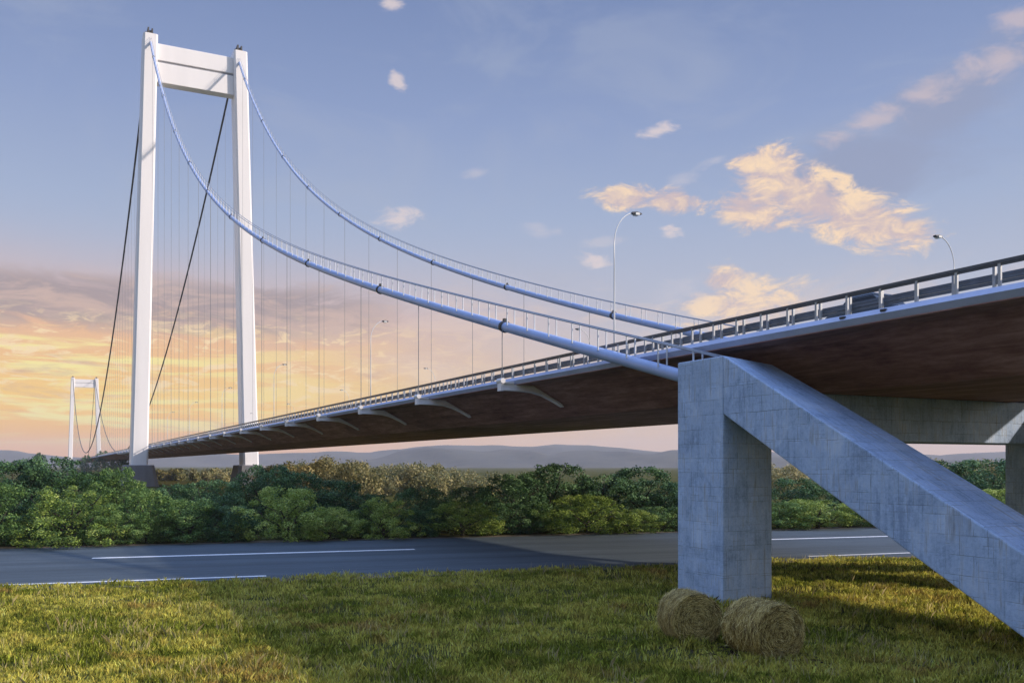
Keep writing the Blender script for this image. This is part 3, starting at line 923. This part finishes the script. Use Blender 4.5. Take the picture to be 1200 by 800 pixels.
# ------------------------------------------------------------------ hay bales
def straw_fn(t, p, out):
    o = t.node('ShaderNodeTexCoord').outputs['Object']
    at = t.node('ShaderNodeAttribute'); at.attribute_name = 'leaf'
    sp = t.node('ShaderNodeSeparateXYZ'); t.put(sp.inputs[0], o)
    r = t.m('SQRT', t.m('ADD', t.m('MULTIPLY', sp.outputs[0], sp.outputs[0]), t.m('MULTIPLY', sp.outputs[2], sp.outputs[2])))
    ang = t.m('ARCTAN2', sp.outputs[0], sp.outputs[2])
    spiral = t.noise(t.vec(t.m('MULTIPLY', ang, 1.2), t.m('ADD', t.m('MULTIPLY', r, 26.0), t.m('MULTIPLY', ang, 0.25)), t.m('MULTIPLY', sp.outputs[1], 10.0)), 1.0, 7, 0.75, 0.6)
    n2 = t.noise(o, 3.0, 4, 0.6)
    f = t.m('ADD', t.m('ADD', t.m('MULTIPLY', spiral, 0.7), t.m('MULTIPLY', n2, 0.3)), t.m('MULTIPLY', t.m('SUBTRACT', at.outputs['Fac'], 0.55), 0.45))
    setp(p, t, Base_Color=t.ramp(f, [(0.34, (0.045, 0.027, 0.008, 1)), (0.46, (0.25, 0.165, 0.034, 1)), (0.58, (0.58, 0.43, 0.12, 1)), (0.76, (0.88, 0.73, 0.31, 1))]), Roughness=0.85)
    bump(t, p, spiral, 0.9, 0.05)
M_STRAW = mat('straw', straw_fn)
def make_bale(loc, nrm, rad, length, label, seed):
    rg = np.random.default_rng(seed)
    NA, NL, NRr = 96, 28, 16
    verts = []; faces = []
    def rr(a, y):
        return rad * (1 + 0.012 * math.sin(3 * a + seed) + 0.010 * math.sin(7 * a + y * 3) - 0.03 * (abs(y) / (length / 2)) ** 6 + 0.010 * math.sin(y * 31))
    for j in range(NL + 1):
        y = -length / 2 + length * j / NL
        for i in range(NA):
            a = 2 * math.pi * i / NA
            q = rr(a, y) + rg.normal(0, 0.010)
            z = q * math.cos(a)
            z = max(z, -rad * 0.955)
            verts.append((q * math.sin(a), y + rg.normal(0, 0.006), z))
    for j in range(NL):
        for i in range(NA):
            k = (i + 1) % NA
            faces.append((j * NA + i, j * NA + k, (j + 1) * NA + k, (j + 1) * NA + i))
    for end, base_ring in ((-1, 0), (1, NL * NA)):
        prev = [base_ring + i for i in range(NA)]
        for q in range(1, NRr):
            f = 1 - q / NRr
            st_ = len(verts)
            bul = 0.06 * (1 - f ** 2)
            for i in range(NA):
                b = verts[base_ring + i]
                verts.append((b[0] * f, end * (length / 2 + bul + 0.012 * math.sin(q * 2.1) + rg.normal(0, 0.012)), b[2] * f))
            cur = [st_ + i for i in range(NA)]
            for i in range(NA):
                k = (i + 1) % NA
                faces.append((prev[i], prev[k], cur[k], cur[i]) if end > 0 else (prev[k], prev[i], cur[i], cur[k]))
            prev = cur
        verts.append((0, end * (length / 2 + 0.03), 0)); c = len(verts) - 1
        for i in range(NA):
            k = (i + 1) % NA
            faces.append((prev[i], prev[k], c))
    att = [0.5] * len(verts)
    nb = len(verts)
    # loose straw lying along the winding
    for _ in range(9500):
        ln = rg.uniform(0.08, 0.30); w = rg.uniform(0.003, 0.007)
        onface = rg.random() < 0.5
        a = rg.uniform(0, 2 * math.pi)
        lift = rg.uniform(0.0, 0.035)
        if onface:
            r0 = rad * math.sqrt(rg.random()) * 0.99
            end = -1 if rg.random() < 0.7 else 1
            c = np.array([r0 * math.sin(a), end * (length / 2 + 0.06 * (1 - (r0 / rad) ** 2) + lift * 0.7 + 0.006), r0 * math.cos(a)])
            d = np.array([math.cos(a), 0, -math.sin(a)]) + rg.normal(0, 0.35, 3)
            sd = np.array([math.sin(a), 0, math.cos(a)])
        else:
            y = rg.uniform(-length / 2, length / 2)
            r0 = rr(a, y) + lift + 0.004
            c = np.array([r0 * math.sin(a), y, r0 * math.cos(a)])
            d = np.array([math.cos(a), 0, -math.sin(a)]) + rg.normal(0, 0.45, 3)
            sd = np.array([0, 1.0, 0])
        d /= np.linalg.norm(d)
        if c[2] < -rad * 0.93: continue
        out_n = np.cross(d, sd)
        k = len(verts)
        for q in (c - d * ln / 2 - sd * w, c - d * ln / 2 + sd * w, c + d * ln / 2 + sd * w, c + d * ln / 2 - sd * w):
            verts.append(tuple(q))
        v = float(rg.uniform(0.2, 1.15)); att += [v] * 4
        faces.append((k, k + 1, k + 2, k + 3))
    me = bpy.data.meshes.new('hay_bale')
    me.from_pydata(verts, [], faces)
    at = me.attributes.new('leaf', 'FLOAT', 'POINT'); at.data.foreach_set('value', att)
    me.materials.append(M_STRAW)
    me.polygons.foreach_set('use_smooth', [len(p.vertices) >= 3 and p.vertices[0] < nb for p in me.polygons])
    o = bpy.data.objects.new('hay_bale', me); COL.objects.link(o)
    o.location = loc
    o.rotation_euler = (0, 0, math.atan2(nrm[0], -nrm[1]))      # local -y end looks along nrm
    props(o, label, 'hay bale', 'round hay bales in front of the concrete column')
    return o
make_bale((5.83, 30.5, 0.80), (0.17, -0.985), 0.85, 1.55, 'left round hay bale, its coiled end facing the viewer', 3)
make_bale((7.62, 28.15, 0.82), (0.40, -0.916), 0.87, 1.70, 'right round hay bale, turned to the right and a little nearer', 5)

# ------------------------------------------------------------------ trees
def leaves_mesh(name, blobs, n, size, material, seed, squash=1.0):
    rg = np.random.default_rng(seed)
    c = np.array([b[:3] for b in blobs]); r = np.array([b[3] for b in blobs])
    wts = r ** 2 / np.sum(r ** 2)
    idx = rg.choice(len(blobs), n, p=wts)
    d = rg.normal(0, 1, (n, 3)); d /= np.linalg.norm(d, axis=1)[:, None]
    d[:, 2] = np.where((d[:, 2] < -0.3) & (rg.random(n) < 0.6), -d[:, 2], d[:, 2])
    rad = r[idx] * (1.0 - 0.42 * rg.random(n) ** 1.6 + 0.10 * rg.normal(0, 1, n))
    p = c[idx] + d * rad[:, None]
    keep = p[:, 2] > 0.01
    p, d, idx = p[keep], d[keep], idx[keep]; n = len(p)
    tone = 0.45 + 0.18 * rg.normal(0, 1, len(blobs))[idx] + 0.22 * rg.normal(0, 1, n)
    tone = np.clip(tone, 0, 1)
    nrm = d * 1.0 + rg.normal(0, 0.55, (n, 3)) + np.array([0, 0, 0.05]); nrm /= np.linalg.norm(nrm, axis=1)[:, None]
    a = np.cross(nrm, rg.normal(0, 1, (n, 3))); a /= np.linalg.norm(a, axis=1)[:, None]
    b = np.cross(nrm, a)
    ln = size * rg.uniform(0.6, 1.35, n)[:, None]; wd = ln * rg.uniform(0.45, 0.7, n)[:, None]
    v = np.stack([p - a * ln * 0.5, p + b * wd * 0.5 + a * ln * 0.05, p + a * ln * 0.5, p - b * wd * 0.5 + a * ln * 0.05], axis=1).reshape(-1, 3)
    me = bpy.data.meshes.new(name)
    me.vertices.add(4 * n); me.vertices.foreach_set('co', v.astype(np.float32).ravel())
    me.loops.add(4 * n); me.loops.foreach_set('vertex_index', np.arange(4 * n, dtype=np.int32))
    me.polygons.add(n); me.polygons.foreach_set('loop_start', np.arange(0, 4 * n, 4, dtype=np.int32))
    me.update(calc_edges=True)
    at = me.attributes.new('leaf', 'FLOAT', 'POINT'); at.data.foreach_set('value', np.repeat(tone, 4).astype(np.float32))
    me.materials.append(material)
    return me
def bush_blobs(rg, upright):
    bl = []
    lob = [(rg.uniform(0, 2 * math.pi), rg.uniform(0.1, 0.95), rg.uniform(0.10, 0.22)) for _ in range(7)]
    def prof(a, h):
        base_ = max(0.0, 1 - ((h - 0.36) / (0.66 if upright else 0.64)) ** 2) ** 0.5
        w = 0.36 if upright else 0.39
        for la, lh, lr in lob:
            w += 0.13 * math.exp(-((math.cos(a - la) - 1) ** 2 * 3 + ((h - lh) / 0.22) ** 2))
        return w * base_
    for _ in range(95):
        a = rg.uniform(0, 2 * math.pi); h = rg.uniform(0.0, 0.94)
        rr_ = prof(a, h) * rg.uniform(0.72, 1.06)
        q = rg.uniform(0.05, 0.12)
        bl.append((rr_ * math.cos(a), rr_ * math.sin(a), min(h, 0.99 - q * 0.8), q))
    for _ in range(16):          # sprigs that break the outline
        a = rg.uniform(0, 2 * math.pi); h = rg.uniform(0.3, 0.97)
        rr_ = prof(a, h) * 1.12 + 0.02
        bl.append((rr_ * math.cos(a), rr_ * math.sin(a), h, rg.uniform(0.03, 0.06)))
    bl.append((0, 0, 0.30, 0.27)); bl.append((0, 0, 0.55, 0.24))
    return bl
CROWNS = []
for kind in range(3):
    row = []
    for v in range(4):
        rg = np.random.default_rng(100 + kind * 10 + v)
        row.append(leaves_mesh('crown', bush_blobs(rg, kind == 0), (15000, 15000, 17000)[kind], (0.031, 0.029, 0.026)[kind], M_LEAF[kind], 50 + kind * 7 + v))
    CROWNS.append(row)
tk = MB()
rgt = random.Random(4)
tk.tube([(0, 0, -0.02), (0.01, 0, 0.12), (0.0, 0.02, 0.30), (0.02, 0.0, 0.55)], [0.035, 0.028, 0.022, 0.010], 8)
for i in range(9):
    a = i * 2.4; h = 0.08 + 0.045 * i
    tk.tube([(0, 0, h), (0.12 * math.cos(a), 0.12 * math.sin(a), h + 0.12), (0.30 * math.cos(a), 0.30 * math.sin(a), h + 0.26), (0.38 * math.cos(a), 0.38 * math.sin(a), h + 0.40)], [0.016, 0.012, 0.007, 0.003], 6)
TRUNK = tk.mesh('trunk', M_BARK, smooth=True)

def far_edge_depth(px, off):
    a = (px - 600) / FPX
    return (RP1 + off) / (math.cos(RA) - math.sin(RA) * a)
tree_n = [0]
def tree(px, top, width, off, kind, label, cat='bush'):
    d = far_edge_depth(px, off - 2.2)
    x = (px - 600) / FPX * d
    h = EYE + (HOR - top) / FPX * d
    w = width / FPX * d
    tree_n[0] += 1
    name = 'tree' if cat == 'tree' else 'bush'
    r = empty(name, (x, d, 0), 0, None, label, cat, 'trees and bushes along the far side of the road')
    hv = 1.0 + 0.06 * math.sin(tree_n[0] * 2.7)
    sc = (w * 1.06, w * 1.0, h * 1.01 * hv)
    rz = (tree_n[0] * 2.399) % (2 * math.pi)
    linked('crown', CROWNS[kind][tree_n[0] % 4], r, (0, 0, 0), sc, rz)
    linked('trunk', TRUNK, r, (0, 0, 0), sc, rz)
TREES = [
 # back row, darker and taller
 (-60, 536, 110, 13, 0, 'dark green tree cut by the left frame edge, tallest there', 'tree'),
 (18, 537, 95, 12, 0, 'dark green tree at the far left under the distant hills', 'tree'),
 (62, 541, 85, 13, 0, 'dark round tree just left of the distant tower', 'tree'),
 (108, 549, 84, 11, 1, 'mid green tree below the distant tower', 'tree'),
 (144, 551, 62, 12, 1, 'mid green tree left of the pedestal under the left tower leg', 'tree'),
 (205, 566, 66, 9, 0, 'dark tree between the tower legs, right of the left pedestal', 'tree'),
 (246, 563, 72, 10, 0, 'dark tree halfway between the tower legs', 'tree'),
 (308, 547, 76, 12, 0, 'dark tree in front of the right tower leg pedestal', 'tree'),
 (352, 550, 76, 12, 0, 'dark tree just right of the right tower leg', 'tree'),
 (398, 566, 70, 12, 0, 'bluish dark tree before the golden wood, left end', 'tree'),
 (437, 576, 56, 9, 0, 'small dark bluish tree in the dip of the tree belt', 'tree'),
 (500, 574, 66, 9, 0, 'dark tree under the golden wood, right of the dip', 'tree'),
 (552, 569, 70, 11, 0, 'dark tree right of the golden wood', 'tree'),
 (603, 556, 80, 12, 0, 'dark tree left of the tall tree in the middle', 'tree'),
 (648, 545, 92, 13, 0, 'tallest dark tree in the middle of the belt under the grey hills', 'tree'),
 (700, 553, 80, 12, 0, 'dark tree right of the tallest one in the middle', 'tree'),
 (752, 551, 90, 12, 0, 'dark tree nearest to the left side of the concrete column', 'tree'),
 (800, 562, 80, 10, 0, 'dark tree half behind the left face of the concrete column', 'tree'),
 (932, 563, 80, 11, 0, 'dark tree just right of the concrete column', 'tree'),
 (985, 568, 80, 12, 0, 'dark tree meeting the underside of the inclined strut', 'tree'),
 (1108, 541, 90, 12, 0, 'dark tree rising above the inclined strut', 'tree'),
 (1160, 540, 96, 12, 0, 'dark leafy tree left of the far concrete column', 'tree'),
 (1225, 538, 100, 12, 0, 'dark tree behind the far concrete column at the right edge', 'tree'),
 # front row, paler bushes
 (-15, 570, 90, 4, 1, 'mid green bush at the road, cut by the left frame edge', 'bush'),
 (36, 590, 74, 5, 0, 'dark bush at the road near the left frame edge', 'bush'),
 (80, 572, 104, 4, 2, 'big pale green bush at the road below the distant tower', 'bush'),
 (132, 596, 64, 3.5, 1, 'low mid green bush right of the big pale one at the left', 'bush'),
 (172, 574, 66, 5, 1, 'mid green bush below the left tower leg', 'bush'),
 (222, 585, 84, 4.5, 1, 'olive bush between the tower legs at the road edge', 'bush'),
 (272, 592, 60, 4, 0, 'narrow dark bush below the right tower leg', 'bush'),
 (336, 573, 92, 4, 2, 'pale green bush right of the right tower leg', 'bush'),
 (386, 590, 60, 3.5, 2, 'small pale bush, third pale one from the left', 'bush'),
 (412, 600, 50, 5, 1, 'low bush in the dip, left of the yellowish one', 'bush'),
 (449, 580, 70, 4, 2, 'yellowish green bush in the dip of the belt', 'bush'),
 (494, 596, 60, 5, 0, 'dark low bush right of the yellowish one', 'bush'),
 (542, 587, 88, 4, 2, 'pale bush under the golden wood', 'bush'),
 (598, 588, 66, 6, 0, 'dark bush between two pale ones in the middle', 'bush'),
 (650, 592, 60, 4.5, 1, 'mid green bush below the tallest tree', 'bush'),
 (688, 576, 88, 4, 2, 'rounded pale bush right of the tallest tree', 'bush'),
 (738, 597, 62, 3.5, 2, 'small pale bush second from the concrete column', 'bush'),
 (778, 592, 70, 4.5, 1, 'green bush touching the left edge of the concrete column', 'bush'),
 (842, 590, 84, 4, 1, 'bush hidden behind the concrete column', 'bush'),
 (912, 588, 70, 4, 1, 'mid green bush showing at the right edge of the concrete column', 'bush'),
 (958, 583, 96, 3.5, 2, 'pale green bush under the inclined strut at the road', 'bush'),
 (1030, 585, 90, 4, 1, 'bush behind the inclined strut', 'bush'),
 (1100, 580, 90, 4, 1, 'bush behind the inclined strut further right', 'bush'),
 (1172, 574, 92, 4, 2, 'pale green bush at the foot of the far concrete column', 'bush'),
]
for tr in TREES:
    tree(*tr)

# hazy autumn wood further off, one mass nobody could count
def wood(name, px0, px1, d0, d1, top_fn, n_blobs, leaves, material, label, seed, size):
    rg = np.random.default_rng(seed)
    bl = []
    for _ in range(n_blobs):
        px = rg.uniform(px0, px1); d = rg.uniform(d0, d1)
        top = EYE + (HOR - top_fn(px)) / FPX * d
        top *= rg.uniform(0.62, 1.04)
        r = rg.uniform(1.4, 3.0)
        for z in np.arange(r * 0.5, max(r, top - r) + 0.01, r * 1.1):
            bl.append(((px - 600) / FPX * d + rg.normal(0, 0.8), d + rg.normal(0, 0.8), z, r))
        bl.append(((px - 600) / FPX * d, d, top - r, r))
    o = bpy.data.objects.new(name, leaves_mesh(name, bl, leaves, size, material, seed))
    COL.objects.link(o)
    return props(o, label, 'woodland', kind='stuff')
wood('far_wood', 300, 640, 170, 240, lambda p: float(np.interp(p, [300, 350, 390, 440, 500, 545, 580, 640], [552, 538, 533, 544, 541, 550, 556, 565])), 120, 90000, M_AUTUMN,
     'golden brown autumn wood in haze beyond the green trees', 31, 0.5)
wood('far_wood', 860, 1320, 170, 250, lambda p: float(np.interp(p, [860, 920, 960, 1050, 1120, 1165, 1200, 1320], [545, 539, 556, 550, 529, 535, 531, 535])), 120, 90000, M_AUTUMN,
     'golden brown autumn wood right of the concrete column', 32, 0.5)
wood('far_wood', 120, 420, 320, 520, lambda p: float(np.interp(p, [120, 180, 240, 330, 420], [550, 552, 549, 545, 542])), 90, 60000, M_AUTUMN,
     'pale olive brown wood on the far river bank behind the tower legs', 33, 1.0)

# dark clump of trees by the distant tower
DARK = leaves_mesh('crown', bush_blobs(np.random.default_rng(77), True), 3500, 0.06, M_LEAF[0], 78)
for px, top, wpx, d, lab in ((47, 530, 16, 560, 'tiny dark tree left of the distant tower'), (101, 533, 14, 600, 'tiny dark tree at the foot of the distant tower'),
                             (120, 528, 20, 560, 'dark distant tree under the low point of the cable'), (136, 530, 24, 540, 'dark distant tree beside the left tower leg'),
                             (151, 529, 20, 520, 'dark distant tree half behind the left tower leg')):
    r = empty('tree', ((px - 600) / FPX * d, d, 0), 0, None, lab, 'tree', 'dark trees by the distant tower')
    sc = (wpx / FPX * d, wpx / FPX * d, EYE + (HOR - top) / FPX * d)
    linked('crown', DARK, r, (0, 0, 0), sc, px)
    linked('trunk', TRUNK, r, (0, 0, 0), sc, px)

# ------------------------------------------------------------------ grass
N = 330000
rg = np.random.default_rng(21)
dd = 22.5 * (58.0 / 22.5) ** (rg.random(N) ** 0.9)
xx = (rg.random(N) * 2 - 1) * 0.62 * dd
# gather part of the blades into tufts
tuft = rg.random(N) < 0.55
cellx = np.round(xx / 0.42 + rg.normal(0, 0.12, N)) * 0.42; celly = np.round(dd / 0.42 + rg.normal(0, 0.12, N)) * 0.42
jx = np.sin(cellx * 91.7 + celly * 37.3) * 0.2; jy = np.cos(cellx * 53.1 - celly * 71.9) * 0.2
xx = np.where(tuft, cellx + jx + rg.normal(0, 0.09, N), xx); dd = np.where(tuft, celly + jy + rg.normal(0, 0.09, N), dd)
perp = -math.sin(RA) * xx + math.cos(RA) * dd
edge = RP0 + 0.5 + 1.6 * (vnoise(xx, dd, 3.0, 5) - 0.5) + 0.7 * (vnoise(xx, dd, 0.9, 6) - 0.5)
ok = perp < edge
bt = xx * CT + dd * ST; bs = -xx * ST + dd * CT
ok &= ~((bt > C0 - 0.02) & (bt < C1 + 0.02) & (bs > 30.4) & (bs < 33.5))
for bx, by, r_ in ((5.83, 30.5, 0.62), (7.62, 28.15, 0.66)):
    ok &= (xx - bx) ** 2 + (dd - by) ** 2 > r_ ** 2
ok &= ~((vnoise(xx * 0.6, dd, 1.1, 14) > 0.74) & (rg.random(N) < 0.75))
xx, dd = xx[ok], dd[ok]; N = len(xx)
p1 = 0.34 * vnoise(xx * 0.7, dd, 1.9, 1) + 0.38 * vnoise(xx * 0.7, dd, 0.62, 2) + 0.28 * vnoise(xx, dd, 0.26, 3)
p2 = 0.45 * vnoise(xx * 0.6, dd, 2.2, 8) + 0.55 * vnoise(xx * 0.7, dd, 0.6, 9)
dry = np.clip((p1 - 0.36) * 3.4 + 0.15 * rg.normal(0, 1, N), 0, 1)
brown = np.clip((p2 - 0.66) * 4.5 + 0.12 * rg.normal(0, 1, N), 0, 1)
green_c = np.array([0.235, 0.265, 0.032]); dry_c = np.array([0.70, 0.61, 0.12]); brown_c = np.array([0.50, 0.30, 0.10])
col = green_c[None] * (1 - dry[:, None]) + dry_c[None] * dry[:, None]
col = col * (1 - brown[:, None] * 0.7) + brown_c[None] * brown[:, None] * 0.7
col *= np.exp(rg.normal(-0.05, 0.42, N))[:, None]
col = np.clip(col, 0.01, 0.85)
near_ = np.zeros(N)
for bx, by, rr_ in [world_of(C0 - 0.1 + 2.8 * u, 30.2)[:2] + (0.5,) for u in (0, .25, .5, .75, 1)] + [world_of(C0 - 0.25, 30.2 + 3.4 * u)[:2] + (0.5,) for u in (0.25, .5, .75, 1)] + [(5.6, 29.6, 0.9), (7.5, 27.2, 1.0), (6.4, 30.4, 0.6), (8.6, 28.4, 0.6)]:
    near_ = np.maximum(near_, np.exp(-((xx - bx) ** 2 + (dd - by) ** 2) / rr_ ** 2))
hgt_ = (0.035 + 0.16 * near_ + 0.18 * p2 + 0.16 * vnoise(xx, dd, 0.55, 4) ** 2) * rg.uniform(0.5, 1.35, N)
stalk = (vnoise(xx, dd, 1.4, 15) > 0.60) & (rg.random(N) < 0.035)
hgt_ = np.where(stalk, rg.uniform(0.28, 0.52, N), hgt_)
col[stalk] = np.array([0.62, 0.52, 0.25])
a = rg.uniform(0, 2 * math.pi, N); lean = hgt_ * rg.uniform(0.1, 0.8, N)
wd = np.where(stalk, 0.007, rg.uniform(0.008, 0.022, N))
ux, uy = np.cos(a), np.sin(a); lx, ly = np.cos(a + 1.57 + rg.normal(0, 0.5, N)), np.sin(a + 1.57 + rg.normal(0, 0.5, N))
V = np.empty((N, 5, 3))
V[:, 0] = np.stack([xx - ux * wd, dd - uy * wd, np.full(N, -0.01)], 1)
V[:, 1] = np.stack([xx + ux * wd, dd + uy * wd, np.full(N, -0.01)], 1)
V[:, 2] = np.stack([xx + ux * wd * 0.8 + lx * lean * 0.3, dd + uy * wd * 0.8 + ly * lean * 0.3, hgt_ * 0.6], 1)
V[:, 3] = np.stack([xx + lx * lean, dd + ly * lean, hgt_], 1)
V[:, 4] = np.stack([xx - ux * wd * 0.8 + lx * lean * 0.3, dd - uy * wd * 0.8 + ly * lean * 0.3, hgt_ * 0.6], 1)
me = bpy.data.meshes.new('grass')
me.vertices.add(5 * N); me.vertices.foreach_set('co', V.astype(np.float32).ravel())
me.loops.add(5 * N); me.loops.foreach_set('vertex_index', np.arange(5 * N, dtype=np.int32))
me.polygons.add(N); me.polygons.foreach_set('loop_start', np.arange(0, 5 * N, 5, dtype=np.int32))
me.update(calc_edges=True)
at = me.attributes.new('tint', 'FLOAT_COLOR', 'POINT')
c4 = np.concatenate([col, np.ones((N, 1))], 1)
at.data.foreach_set('color', np.repeat(c4, 5, axis=0).astype(np.float32).ravel())
me.materials.append(M_GRASS)
go = bpy.data.objects.new('grass', me); COL.objects.link(go)
props(go, 'rough green and straw yellow grass covering the meadow before the road', 'grass', kind='stuff')

# loose straw fallen round the bales
ls = MB()
rgs = random.Random(9)
for _ in range(420):
    cx, cy = rgs.choice([(5.9, 29.9), (7.5, 27.6), (6.8, 28.6), (8.3, 27.6)])
    x, y = cx + rgs.gauss(0, 0.7), cy + rgs.gauss(0, 0.6)
    a_ = rgs.uniform(0, math.pi); l_ = rgs.uniform(0.06, 0.2); w_ = 0.007; z_ = rgs.uniform(0.05, 0.16)
    ux_, uy_ = math.cos(a_) * l_, math.sin(a_) * l_; vx_, vy_ = -math.sin(a_) * w_, math.cos(a_) * w_
    ls.add([(x - ux_ - vx_, y - uy_ - vy_, z_), (x - ux_ + vx_, y - uy_ + vy_, z_), (x + ux_ + vx_, y + uy_ + vy_, z_ + rgs.uniform(-0.03, 0.06)), (x + ux_ - vx_, y + uy_ - vy_, z_ + rgs.uniform(-0.03, 0.06))], [(0, 1, 2, 3)])
props(ls.obj('loose_straw', M_STRAW), 'loose straw scattered in the grass round the two hay bales', 'straw', kind='stuff')
